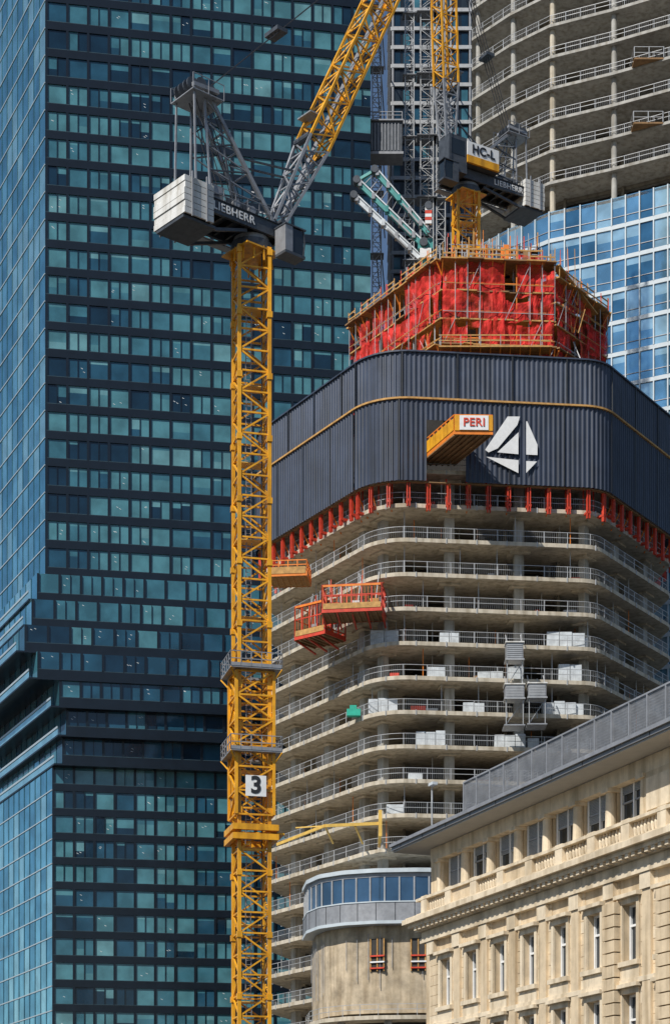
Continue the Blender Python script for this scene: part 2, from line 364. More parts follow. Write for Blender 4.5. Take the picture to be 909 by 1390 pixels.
    for v in(-.6,-.2,.2,.6):
        j.beam(A+Vector((0,v,0)),P0+dr*pend+nn*1.+Vector((0,v,0)),.055,ropem)
    B=P0+dr*pend+nn*1.
    c=A.lerp(B,.35); j.box(c.x-.5,c.x+.5,-.8,.8,c.z-.15,c.z+.15,cdark)
    for v in(-.4,.1,.45):
        j.beam(Vector((ax-.8,v,az-.2)),Vector((cu+4.7,v,2.4)),.05,ropem); j.beam(Vector((ax+.6,v,az-.2)),Vector((-1.,v,2.4)),.05,ropem)
    j.build('luffing_jib',e)
    return e
c1=crane((-6.3,150),75.0,0.0,math.radians(40),math.radians(14),-1,-7.2,math.radians(63.5),50,8.0,30,2.75)
def crane_extras(e):
    M=Matrix.Translation((-6.3,150,0))@Matrix.Rotation(math.radians(14),4,'Z'); b=MB(M)
    for z,w in((43.1,1.95),(36.9,1.95)):
        for a0,a1,b0,b1 in((-w,w,-w,-1.3),(-w,w,1.3,w),(-w,-1.3,-1.3,1.3),(1.3,w,-1.3,1.3)): b.box(a0,a1,b0,b1,z-.1,z,cgrey)
        for s in(-1,1):
            for zz in(z+.55,z+1.1): b.beam((-w,s*w,zz),(w,s*w,zz),.06,cgrey); b.beam((s*w,-w,zz),(s*w,w,zz),.06,cgrey)
            for k in range(6):
                t=-w+2*w*k/5; b.beam((t,s*w,z),(t,s*w,z+1.1),.06,cgrey); b.beam((s*w,t,z),(s*w,t,z+1.1),.06,cgrey)
            b.box(-w,w,s*w-.03,s*w+.03,z,z+.25,cgrey)
        for s in(-1,1):
            for k in(-1,1): b.beam((s*w,k*w,z-.1),(s*1.2,k*1.2,z-1.2),.1,yellow)
    lattice(b,(0,0,32.2),(0,0,42.9),2.85,2.85,1.8,.22,.13,yellow,(1,0,0))
    for z in(31.0,30.3):
        b.box(-1.75,1.75,-1.75,-1.4,z,z+.45,yellow);b.box(-1.75,1.75,1.4,1.75,z,z+.45,yellow);b.box(-1.75,-1.4,-1.4,1.4,z,z+.45,yellow);b.box(1.4,1.75,-1.4,1.4,z,z+.45,yellow)
    b.box(1.75,2.3,-1.2,1.2,30.8,30.95,yellow); b.box(-.78,.78,-1.76,-1.66,33.5,35.05,white)
    b.build('climbing_cage',e)
    T=M@Matrix(((1,0,0,0),(0,0,-1,-1.775),(0,1,0,34.28),(0,0,0,1)))
    text('number_board_three','3',1.75,T,black,e,bold=.03)
crane_extras(c1)
crane((14.2,216),113.4,92,math.radians(211),math.radians(10),1,-8.8,math.radians(88),45,8.5,26,2.9,hc=True)
# ---------------------------------------------------------------- central tower
FP=[(4.5,200),(26.6,202.5),(36.8,218),(33,243),(0,247),(-8,221)]; FR=[5,3.2,3,3,3,3]
FH=3.47; Z0=70.7
def ring(d): return fillet(offset(FP,d),[r+d if r+d>.3 else .3 for r in FR])
def central():
    e=empty('concrete_high_rise_under_construction',(14,222,0))
    s=MB(); c=MB(); r=MB(); pr=MB()
    core=offset(FP,-8.5)
    lv=[Z0+FH*k for k in range(1,-20,-1)]+[Z0+FH*2]
    outer=ring(0)
    for z in lv:
        if z<1: continue
        s.prism(outer,z-.40,z,concrete)
        if z>22:
            q=ring(-.12)
            for p,d in walk(q,2.4): 
                if R()<.96: r.beam((p.x,p.y,z),(p.x+.06*(R()-.5),p.y,z+1.15),.07,railm)
            for zz in(.62,1.15):
                for a,b in zip(q,q[1:]+q[:1]): r.beam((a[0],a[1],z+zz),(b[0],b[1],z+zz),.05,railm)
            seg=int(R()*9)
            for i,(p,d) in enumerate(walk(q,.22)):
                if ((i//11)*7+seg)%5<4: r.beam((p.x,p.y,z+.1),(p.x,p.y,z+1.1),.016,railm)
            for p,d in walk(ring(.03),3.1): 
                r.beam((p.x,p.y,z-.5),(p.x,p.y,z+.05),.1,railm)
        for p,d in walk(ring(-2.4),7.2):
            if z-FH>0: c.ob((p.x-.5*d.x+.35*d.y,p.y-.5*d.y-.35*d.x,z-FH),(d.x*1.0,d.y*1.0,0),(-d.y*.7,d.x*.7,0),(0,0,FH-.42),concrete_g)
        nprop= .8 if z>58 else .3
        for dd in(-1.2,-3.6,-5.5):
            for p,d in walk(ring(dd) if dd>-3 else fillet(offset(FP,dd),[.4]*6),1.9):
                if R()<nprop*(.5 if dd<-2 else .3): pr.beam((p.x,p.y,z-FH),(p.x,p.y,z-.42),.075,railm if R()<.8 else orange)
    s.build('floor_slabs',e); c.build('columns',e); r.build('edge_protection_railings',e); pr.build('slab_props',e)
    k=MB(); k.prism(core,0,91,concrete_shade)
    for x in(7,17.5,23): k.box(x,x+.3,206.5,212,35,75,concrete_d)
    k.build('inner_core_walls',e)
    dp=MB()
    for z in lv:
        if z<20: continue
        for p,d in walk(ring(-2.4),7.2): dp.ob((p.x-1.1*d.x+.9*d.y,p.y-1.1*d.y-.9*d.x,z-.60),(d.x*2.2,d.y*2.2,0),(-d.y*1.8,d.x*1.8,0),(0,0,.197),concrete)
    dp.build('column_heads',e)
    w=MB()
    def corr(dd,z0,z1,mt,gap=False,amp=.09):
        pts=walk(ring(dd),.125); n=len(pts)
        def P(i):
            p,d=pts[i%n]; o=amp if (i//2)%2 else 0
            return p+Vector((d.y,-d.x))*o
        for i in range(n):
            a,b=P(i),P(i+1); zb=z0
            if gap and 9.1<a.x<13.1 and a.y<205: zb=82.2
            w.poly([(a.x,a.y,zb),(b.x,b.y,zb),(b.x,b.y,z1),(a.x,a.y,z1)],mt)
    corr(1.05,76.1,84.2,screenm,True); corr(.75,84.5,89.05,screen2)
    def band(dd,z0,z1,th,mt):
        q=ring(dd); qi=ring(dd-th)
        for i in range(len(q)):
            a,b=q[i],q[(i+1)%len(q)]; ai,bi=qi[i],qi[(i+1)%len(q)]
            w.add([(a[0],a[1],z0),(b[0],b[1],z0),(bi[0],bi[1],z0),(ai[0],ai[1],z0),(a[0],a[1],z1),(b[0],b[1],z1),(bi[0],bi[1],z1),(ai[0],ai[1],z1)],
              [(0,1,2,3),(4,5,6,7),(0,1,5,4),(2,3,7,6)],mt)
    band(1.28,84.22,84.40,.48,timber); band(1.0,89.05,89.2,.3,screen2); band(.85,76.0,76.1,.4,timber_d)
    band(.6,84.0,84.19,1.6,timber_d)
    for p,d in walk(ring(.9),5.6):
        n=Vector((d.y,-d.x)); w.ob((p.x+n.x*.02,p.y+n.y*.02,84.5),(d.x*.14,d.y*.14,0),(n.x*.08,n.y*.08,0),(0,0,4.5),black)
    for p,d in walk(ring(1.2),5.6):
        n=Vector((d.y,-d.x))
        if not(8.9<p.x<13.2 and p.y<205): w.ob((p.x,p.y,76.15),(d.x*.12,d.y*.12,0),(n.x*.03,n.y*.03,0),(0,0,8.0),black)
    w.build('wind_shield_screen',e)
    rr=MB()
    for p,d in walk(ring(.75),2.05):
        n=Vector((d.y,-d.x))
        h=2.3+.6*R()
        rr.ob((p.x-d.x*.17,p.y-d.y*.17,76.0-h),(d.x*.11,d.y*.11,0),(-n.x*.3,-n.y*.3,0),(0,0,h),redp)
        rr.ob((p.x+d.x*.08,p.y+d.y*.08,76.0-h),(d.x*.11,d.y*.11,0),(-n.x*.3,-n.y*.3,0),(0,0,h),redp)
        rr.ob((p.x-d.x*.2,p.y-d.y*.2,76.0-h+.5),(d.x*.45,d.y*.45,0),(-n.x*.9,-n.y*.9,0),(0,0,.22),redp)
        if R()<.6: rr.beam((p.x,p.y,76),(p.x-n.x*1.4,p.y-n.y*1.4,73.6),.1,orange)
        rr.beam((p.x-n.x*1.5,p.y-n.y*1.5,74.5),(p.x-n.x*1.5,p.y-n.y*1.5,77),.16,redp)
    rr.build('climbing_rails',e)
    A=Vector(offset(FP,1.32)[0]);B=Vector(offset(FP,1.32)[1]); d=(B-A).normalized()
    lg=MB()
    def LP(px,py):
        t=(15.05-A.x)/d.x+px; q=A+d*t; return (q.x,q.y,77.1+py)
    shapes=[[(0,2.25),(2.3,5.7),(3.55,5.75),(3.3,4.9),(1.3,2.45),(.35,2.0)],
            [(1.25,2.05),(3.4,4.15),(3.4,1.95)],
            [(.1,1.55),(3.4,1.35),(3.4,.05)],
            [(4.2,5.3),(4.3,5.3),(5.35,3.0),(5.35,1.95),(4.2,1.95)],
            [(4.2,1.3),(5.3,1.3),(4.2,.1)]]
    for sh in shapes:
        f=[LP(*p) for p in sh]; n=Vector((d.y,-d.x,0))*.03
        lg.add([Vector(p) for p in f]+[Vector(p)+n for p in f],[list(range(len(f),2*len(f)))]+[(i,(i+1)%len(f),len(f)+(i+1)%len(f),len(f)+i) for i in range(len(f))],white)
    lg.build('tower_logo_sign',e)
    g=MB()
    base=[(-3.4,206),(-2.9,201),(-1.6,197.6),(.8,195.4),(4,194.2),(8,193.8),(14,194.2),(14,206)]
    arc=fillet(base,[0,2,2.5,3,3,3,0,0],5)
    def ins(k): return [(x+(6-x)*k*.05,y+k*.6) for x,y in arc]
    g.prism(arc,35.9,36.3,cwhite); g.prism(ins(.5),35.5,35.9,cgrey)
    g.prism(ins(.6),33.1,35.5,ghz)
    for p,d2 in walk(ins(.5)[:-1],1.45,False): g.beam((p.x,p.y,33.1),(p.x,p.y,35.5),.14,railm)
    g.prism(ins(.2),31.2,33.0,cgrey); g.prism(arc,30.9,31.2,cwhite); g.prism(ins(.1),33.0,33.12,cwhite)
    for p,d2 in walk(ins(.18)[:-1],1.9,False): g.beam((p.x,p.y,31.2),(p.x,p.y,33.0),.05,black)
    lw=ins(2.2); g.prism(lw,22.3,30.9,rawwall)
    for z in (22.0,18.4,14.8,11.2,7.6,4.0):
        g.prism(ins(.8),z-.4,z,concrete); 
        for p,d2 in walk(ins(.9)[:-1],1.9,False): g.beam((p.x,p.y,z),(p.x,p.y,z+1.1),.06,railm)
        q=ins(.9)[:-1]
        for a,b in zip(q,q[1:]): 
            for zz in(.6,1.1): g.beam((a[0],a[1],z+zz),(b[0],b[1],z+zz),.05,railm)
        for p,d2 in walk(ins(2.6)[:-1],5.2,False): g.cyl((p.x,p.y,z-3.6),(p.x,p.y,z-.4),.4,concrete_g)
    g.prism(ins(6),0,22,concrete_shade)
    # exposed starter bars, a few openings drawn as shade-dark panels and a short barrier stack on the raw wall
    W=walk(ins(2.15)[:-1],1.0,False)
    for a,b in W[14::4]:
        n=Vector((b.y,-b.x))*.06; z=26.4
        g.ob((a.x+n.x,a.y+n.y,z),(b.x*1.5,b.y*1.5,0),(-n.x*.3,-n.y*.3,0),(0,0,3.2),concrete_shade)
        for t in(0,.7,1.4): g.beam((a.x+n.x*1.5+b.x*t,a.y+n.y*1.5+b.y*t,z),(a.x+n.x*1.5+b.x*t,a.y+n.y*1.5+b.y*t,z+3.2),.12,timber)
        for zz in(26.7,27.3,27.9): g.beam((a.x+n.x*3,a.y+n.y*3,zz),(a.x+n.x*3+b.x*1.5,a.y+n.y*3+b.y*1.5,zz),.14,redp if zz!=27.3 else white)
    for p,d2 in walk(ins(1.9)[:-1],.6,False): 
        if R()<.5: g.beam((p.x,p.y,24+R()*3),(p.x,p.y,29.2+R()*1.2),.05,cgrey)
    g.build('curved_glass_podium',e)
    t=MB()
    t.beam((-6.0,207,41.05),(-1.0,198.0,41.2),.2,yellow2,.3); t.beam((-1.0,198.0,41.2),(4.5,198.3,41.5),.2,yellow2,.3)
    t.beam((-4.0,203,42.0),(4.5,198.3,41.6),.12,yellow2); t.beam((4.5,198.2,40.2),(4.5,198.2,42.8),.35,yellow2)
    for x,y in((-1.0,198.1),(2,198.2)): t.beam((x,y,41.2),(x+.8,202,40.2),.15,yellow2)
    t.beam((4.5,198.3,41.3),(4.5,202,39.9),.3,yellow2)
    t.build('crane_tie_frame',e)
central()
# ---------------------------------------------------------------- loading platforms
def cage(name,M,L,W,H,side,floor_m,deck=.25):
    e=empty(name,M.translation); b=MB(M)
    b.box(0,L,0,W,0,deck,floor_m); b.box(-.05,L+.05,-.06,-.003,-.05,deck+.15,side); b.box(-.05,L+.05,W+.003,W+.06,-.05,deck+.15,side)
    b.box(-.06,-.003,-.0,W,-.05,deck+.15,side); b.box(L+.003,L+.06,-.0,W,-.05,deck+.15,side)
    nx=max(2,int(L/.9))
    for i in range(nx+1):
        x=L*i/nx
        for y in(0,W): b.beam((x,y,deck),(x,y,H),.11,side)
    ny=max(2,int(W/.9))
    for i in range(ny+1):
        y=W*i/ny
        for x in(0,L): b.beam((x,y,deck),(x,y,H),.11,side)
    for z in(deck+.4,(deck+H)/2+.2,H):
        for y in(0,W): b.beam((0,y,z),(L,y,z),.1,side)
        for x in(0,L): b.beam((x,0,z),(x,W,z),.1,side)
    for i in range(int(L/.6)+1):
        x=min(L,i*.6); b.beam((x,.05,-.12),(x,W-.05,-.12),.12,floor_m)
    return e,b
ux=Vector((1,.03,0)).normalized(); uy=Vector((-.38,.925,0)).normalized()
M=Matrix(((ux.x,uy.x,0,11.6),(ux.y,uy.y,0,193.8),(0,0,1,78.55),(0,0,0,1)))
e,b=cage('loading_platform',M,3.7,8.4,1.85,orange,timber_d)
b.box(-.12,-.07,0,8.2,.35,1.5,yellow); b.box(0,3.7,-.14,-.07,.3,1.8,yellow); b.box(.45,3.25,-.2,-.15,.35,1.75,white)
b.box(3.78,3.83,0,8.2,.35,1.5,orange)
b.build('deck_and_guard',e)
nz=Vector((ux.y,-ux.x,0)); pt=M@Vector((1.85,-.2,1.06))+nz*.05
T=Matrix(((ux.x,0,nz.x,pt.x),(ux.y,0,nz.y,pt.y),(0,1,0,pt.z),(0,0,0,1))); text('sign_text','PERI',1.12,T,redp,e,bold=.015,sp=1.05)
def RM(x,y,z,a): return Matrix.Translation((x,y,z))@Matrix.Rotation(math.radians(a),4,'Z')
for (x,y,z,a,L,W,H) in((-1.3,199.2,62.8,-8,6.0,3.6,2.7),(-4.1,204.5,61.6,-38,3.9,3.4,3.4)):
    e,b=cage('loading_platform',RM(x,y,z,a),L,W,H,redp,timber_d)
    for i in range(int(L/1.5)+1): b.beam((min(L,i*1.5),0,0),(min(L,i*1.5),W,-0.7),.16,redp)
    b.box(.1,L-.1,-.1,-.07,.3,.85,timber); b.box(.1,L-.1,-.11,-.075,H-.2,H,orange)
    for k in range(int(L/.35)): b.beam((.1+k*.35,-.02,.3),(.1+k*.35,-.02,H),.03,orange)
    for k in range(9):
        x0=.3+R()*(L-1.4); y0=.4+R()*(W-1.6); b.box(x0,x0+.9,y0,y0+.9,.25,.5+R()*1.6,random.choice([timber,offwh,redp,cgrey,orange]))
    for i in range(4): b.beam((.2+i*(L-.4)/3,.1,H-.2),(.2+i*(L-.4)/3,W,H+1.2),.1,redp)
    for i in range(7): 
        x=R()*L; b.beam((x,W*.6,.3),(x+R()-.5,W*.7,H+.8+R()*1.2),.08,random.choice([cgrey,railm,redp]))
    b.build('deck_and_guard',e)
e,b=cage('crane_access_platform',RM(-6.8,206.5,68.8,-6),3.9,3.6,1.6,orange,timber)
b.box(.1,3.8,-.1,-.07,.2,.9,timber); b.build('deck_and_guard',e)
# ---------------------------------------------------------------- pallets and stored material
def pallets():
    b=MB()
    L=[(3.6,3,2.9,1.7),(10.6,3,2.0,1.3),(21.6,3,3.9,1.75),(14.5,4,2.6,1.0),(3.4,5,3.0,1.8),(21.2,5,3.4,1.6),(8.2,6,3.0,1.7),(16.2,6,3.2,1.6),(22.8,4,2.4,2.1),(19.6,6,1.2,1.3),(24,5,1.4,1.5),(24.6,3,1.2,1.2),(7.4,7,1.5,.9),
       (13,5,2.2,1.2),(17.6,4,1.6,1.5),(9.4,4,1.8,1.3),(5.2,8,1.8,1.2)]
    for x,k,w,h in L:
        z=Z0-FH*k; y=201.1+.11*(x-4.5)+(1.3 if x<5 else 0)
        n=max(1,int(w/1.0)); 
        for i in range(n):
            b.box(x+i*w/n,x+(i+1)*w/n-.06,y,y+1.2,z+.14,z+h*(1-.12*R()),offwh); b.box(x+i*w/n+.03,x+(i+1)*w/n-.09,y+.02,y+1.18,z,z+.13,timber)
    z=Z0-FH*5; 
    b.box(1.2,2.6,202.6,203.4,z+.02,z+.7,tealcloth); b.box(1.5,2.2,202.7,203.3,z+.7,z+1.1,tealcloth)
    for k in range(150):
        fl=random.randint(-1,11); x=5+R()*20; z=Z0-FH*fl; y=201.4+.11*(x-4.5)+R()*3.6; h=.2+R()*.9
        b.box(x,x+.3+R()*1.3,y,y+.6,z+.01,z+h,random.choice([timber,concrete_g,cgrey,cgrey,timber_d,redp,offwh,cdark]))
    b.build('wrapped_material_pallets')
pallets()
def unit(x,z,w,h):
    e=empty('mobile_hoist_unit',(x,199,z)); b=MB(Matrix.Translation((x,198.9,z)))
    b.box(0,w,0,1.5,0,h,cgrey)
    for k in range(7): b.box(.08,w-.08,-.05,-.003,.12+k*(h-.2)/7,.12+k*(h-.2)/7+.1,railm)
    b.box(-.1,w+.1,-.15,1.6,h,h+.12,ballast); b.box(-.1,w+.1,-.15,1.6,-.14,-.02,railm)
    for s in(.1,w-.1): b.beam((s,.2,-2.6),(s,.2,0),.08,railm); b.beam((s,.3,h),(s,2.2,h+1.4),.09,railm)
    b.beam((.1,.2,-2.6),(w-.1,1.6,-.1),.06,railm); b.box(-.1,w+.1,.1,2.5,-2.75,-2.62,cgrey)
    b.build('cabinet',e)
unit(17.1,58.1,1.7,1.6); unit(17.0,54.2,1.9,1.3); unit(19.3,54.3,1.8,1.3)
# ---------------------------------------------------------------- red climbing formwork
def formwork():
    e=empty('netted_climbing_formwork',(14,212,90))
    P=[(2.1,220),(11,205),(22.6,205.9),(28.6,213.5),(29,226),(10,232)]
    b=MB(); n=MB()
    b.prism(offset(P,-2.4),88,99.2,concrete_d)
    drop=[0,0,1.5,1.5,0,0]
    LV=[89.3,91.9,94.7,97.6,100.7]
    for i in range(6):
        A=Vector(P[i]);B=Vector(P[(i+1)%6]);L=(B-A).length;d=(B-A).normalized();nn=Vector((d.y,-d.x)); k=max(2,round(L/1.3))
        lv=[LV[0],LV[1],LV[2]-.3*(drop[i]>0),LV[3]-drop[i]*.6,LV[4]-drop[i]]
        top0=lv[4]
        for zi,z in enumerate(lv):
            t=-.2
            while t<L+.2:
                w=.8+R()*1.6; w=min(w,L+.2-t)
                if w<.05: break
                o=(.25 if zi not in(1,4) else .8)+R()*.3
                a=A+d*t+nn*o
                b.ob((a.x,a.y,z+R()*.03),(d.x*(w-.02),d.y*(w-.02),0),(-nn.x*(o+2.0),-nn.y*(o+2.0),0),(0,0,.14),timber if R()<.7 else timber_d)
                t+=w
        for j in range(k+1):
            p=A+d*(L*j/k); top=top0+1.0+R()*1.3
            b.beam((p.x,p.y,89),(p.x,p.y,top),.11,random.choice([cgrey,redp,railm,orange]))
            # outer scaffold standard in front of the net
            if R()<.7: b.beam((p.x+nn.x*.62,p.y+nn.y*.62,random.choice([lv[1],lv[2]])),(p.x+nn.x*.62,p.y+nn.y*.62,top0+.9),.06,random.choice([railm,cgrey,railm]))
            b.beam((p.x+nn.x*.7,p.y+nn.y*.7,lv[1]),(p.x-nn.x*.2,p.y-nn.y*.2,lv[1]-1.7),.13,orange)
            b.beam((p.x+nn.x*.7,p.y+nn.y*.7,top0+.1),(p.x+nn.x*.7,p.y+nn.y*.7,top0+1.3+R()*.4),.08,timber if R()<.6 else redp)
            if R()<.6: b.beam((p.x+nn.x*.7,p.y+nn.y*.7,top0),(p.x-nn.x*.1,p.y-nn.y*.1,top0-1.6),.1,orange)
            b.beam((p.x-nn.x*1.7,p.y-nn.y*1.7,92),(p.x-nn.x*1.7,p.y-nn.y*1.7,top0+1.5+R()*1.4),.16,random.choice([orange,cgrey,timber]))
            if R()<.5 and j<k:
                q=A+d*(L*(j+1)/k); z0=random.choice(lv[:4]); b.beam((p.x+nn.x*.5,p.y+nn.y*.5,z0),(q.x+nn.x*.5,q.y+nn.y*.5,z0+2.8),.06,railm)
        for z in(lv[1]+1.1,lv[2]+1.1,lv[3]+1.1): 
            b.beam((A.x,A.y,z),(B.x,B.y,z),.09,random.choice([timber,cgrey,orange]))
            a=A+nn*.64;c=B+nn*.64; b.beam((a.x,a.y,z-.4),(c.x,c.y,z-.4),.05,random.choice([railm,timber]))
        for z in(top0+.55,top0+1.1):
            for j in range(k):
                if R()<.8:
                    a=A+d*(L*j/k)+nn*.72;c=A+d*(L*(j+1)/k)+nn*.72; b.beam((a.x,a.y,z+.1*R()),(c.x,c.y,z+.1*R()),.05,timber,.14)
        for zi in range(4):
            z0,z1=lv[zi]+.1,lv[zi+1]+.3
            j=0
            while j<k:
                wd=random.choice([1,1,2]); wd=min(wd,k-j)
                if R()<.15: j+=wd; continue
                p0=A+d*(L*j/k+.15*(R()-.5));p1=A+d*(L*(j+wd)/k+.15*(R()-.5)); m=9; top=z1-(R()*1.1 if R()<.4 else 0); bot=z0-(R()*.8 if R()<.5 else 0)
                if zi==3 and R()<.4: top+=1.0*R()
                ph=R()*6; off=.12+.35*R(); fr_=6+R()*8; grid=[]
                for r_ in range(m+1):
                    for c_ in range(m+1):
                        u=c_/m;v=r_/m; p=p0.lerp(p1,u)
                        o=off+.10*math.sin(ph+u*fr_+v*2)+.07*R()+.22*math.sin(math.pi*v)*math.sin(ph+u*3)
                        grid.append((p.x+nn.x*o,p.y+nn.y*o,bot+(top-bot)*v-.3*math.sin(math.pi*u)*v*(.3+.7*abs(math.sin(ph)))+.2*math.sin(ph*2+u*5)*(1-v)))
                n.add(grid,[(r_*(m+1)+c_,r_*(m+1)+c_+1,(r_+1)*(m+1)+c_+1,(r_+1)*(m+1)+c_) for r_ in range(m) for c_ in range(m)],netm if R()<.6 else netm2)
                j+=wd
    b.box(10.6,22.2,203.5,205.3,91.3,91.45,timber)
    for k in range(12):
        x=10.8+k*1.02; b.beam((x,203.6,91.3),(x,205.2,90.2),.12,orange); b.beam((x,203.6,91.4),(x,203.6,92.6),.07,redp if k%2 else cgrey)
    for z in(92.0,92.55): b.beam((10.6,203.6,z),(22.2,203.6,z),.05,timber,.12)
    b.box(11.8,21.5,208,222,101.0,101.25,timber)
    U=[(11.8,207.8),(21.2,208.4),(21.4,219),(11.6,219)]
    for i in range(4):
        A=Vector(U[i]);B=Vector(U[(i+1)%4]);L=(B-A).length;d=(B-A)/L;k=int(L/.7)
        for j in range(k+1):
            p=A+d*(L*j/k); b.beam((p.x,p.y,101.2),(p.x,p.y,104.0+R()*1.5),.10,random.choice([timber,orange,cgrey,railm,redp]))
        for z in(101.9,102.5,103.1,103.9): b.beam((A.x,A.y,z),(B.x,B.y,z),.08,random.choice([timber,cgrey]),.2 if z<102.2 else .09)
        b.ob((A.x,A.y,101.25),(d.x*L,d.y*L,0),(-d.y*.06,d.x*.06,0),(0,0,1.1),timber_d)
        b.ob((A.x,A.y,103.4),(d.x*L,d.y*L,0),(-d.y*1.2,d.x*1.2,0),(0,0,.12),timber)
    for k in range(150):
        x=9+R()*17;y=206.6+R()*12; h=.5+R()*2.2; zz=101.0
        if x<12: y=max(y,212)
        if x>21.6: y=max(y,209); zz=99.3; h*=.9
        b.box(x,x+.12+R()*.7,y,y+.2+R()*.4,zz,zz+h,random.choice([timber,redp,orange,cgrey,concrete_g,offwh,timber_d,cdark,redp]))
    for k in range(60):
        x=9+R()*16;y=206.4+R()*5
        if x<12: y+=6
        b.beam((x,y,99.5),(x+R()*.6-.3,y,103+R()*2.2),.06,random.choice([orange,timber,railm,cgrey,redp]))
    for k in range(60):
        x=4+R()*22;y=220-1.65*(x-2.1) if x<11 else 206+.08*(x-11); y+=.8; z=random.choice(LV[1:4])
        b.beam((x,y,z),(x+R()*2-1,y+.3,z+2+R()),.09,random.choice([orange,timber,railm,cgrey]))
    b.beam((22.8,205.6,100.6),(27.5,211.5,98.2),.9,timber,.15)
    b.build('platforms_and_scaffold',e); n.build('safety_net',e)
formwork()
# ---------------------------------------------------------------- concrete placing boom
def boom():
    e=empty('concrete_placing_boom',(10,212,101)); b=MB()
    b.cyl((9.6,212,98.8),(9.6,212,105.5),.5,teal,12); b.box(8.8,10.4,211.3,212.7,105.2,106.3,teal)
    b.box(9.0,10.2,211.2,212.8,104.2,105.2,white)
    for k,(p,q,m) in enumerate((((9.4,211.6,105.6),(2.3,212.4,112.9),teal),((9.9,211.0,106.6),(4.2,211.6,113.6),teal),((9.0,212.2,104.6),(2.0,213,111.6),offwh))):
        P,Q=Vector(p),Vector(q); b.beam(P,Q,.42,m,.5); b.beam(P+Vector((.15,-.3,.2)),Q+Vector((.15,-.3,.2)),.13,offwh)
        for t in(.15,.35,.55,.75,.95): c=P.lerp(Q,t); b.box(c.x-.18,c.x+.18,c.y-.4,c.y+.4,c.z-.32,c.z+.32,cgrey if t!=.55 else m)
        c=P.lerp(Q,.2);f=P.lerp(Q,.5); b.cyl(c+Vector((.1,-.35,-.4)),f+Vector((.1,-.35,-.35)),.11,railm,8)
        b.cyl(Q+Vector((0,-.5,0)),Q+Vector((0,.5,0)),.4,cdark,12)
    b.beam((4.2,211.6,113.6),(2.3,212.4,112.9),.3,teal); b.cyl((9.4,211,105.8),(9.4,213,105.8),.45,cdark,12)
    for k in range(12):
        a=Vector((9.4,211.6,105.6)).lerp(Vector((2.3,212.4,112.9)),k/12); c=Vector((9.9,211,106.6)).lerp(Vector((4.2,211.6,113.6)),min(1,k/12+.06)); b.beam(a,c,.06,cgrey)
    b.build('arms_and_pedestal',e)
    h=empty('crane_hook_block',(9.8,209,106)); c=MB()
    c.beam((9.8,209,108.8),(10.2,209,150),.05,ropem)
    for k in range(5): c.box(9.45,10.15,208.8,209.2,106.6+k*.35,106.6+k*.35+.33,redp if k%2 else white)
    c.cyl((9.8,208.7,108.5),(9.8,209.3,108.5),.4,cdark,14); c.cyl((9.8,209,106.0),(9.8,209,106.6),.12,cdark,8)
    for k in range(8):
        a=math.pi*k/7; c.beam((9.8+.25*math.cos(a),209,105.9-.25*math.sin(a)),(9.8+.25*math.cos(a+.45),209,105.9-.25*math.sin(a+.45)),.09,cdark)
    c.build('block',h)
boom()
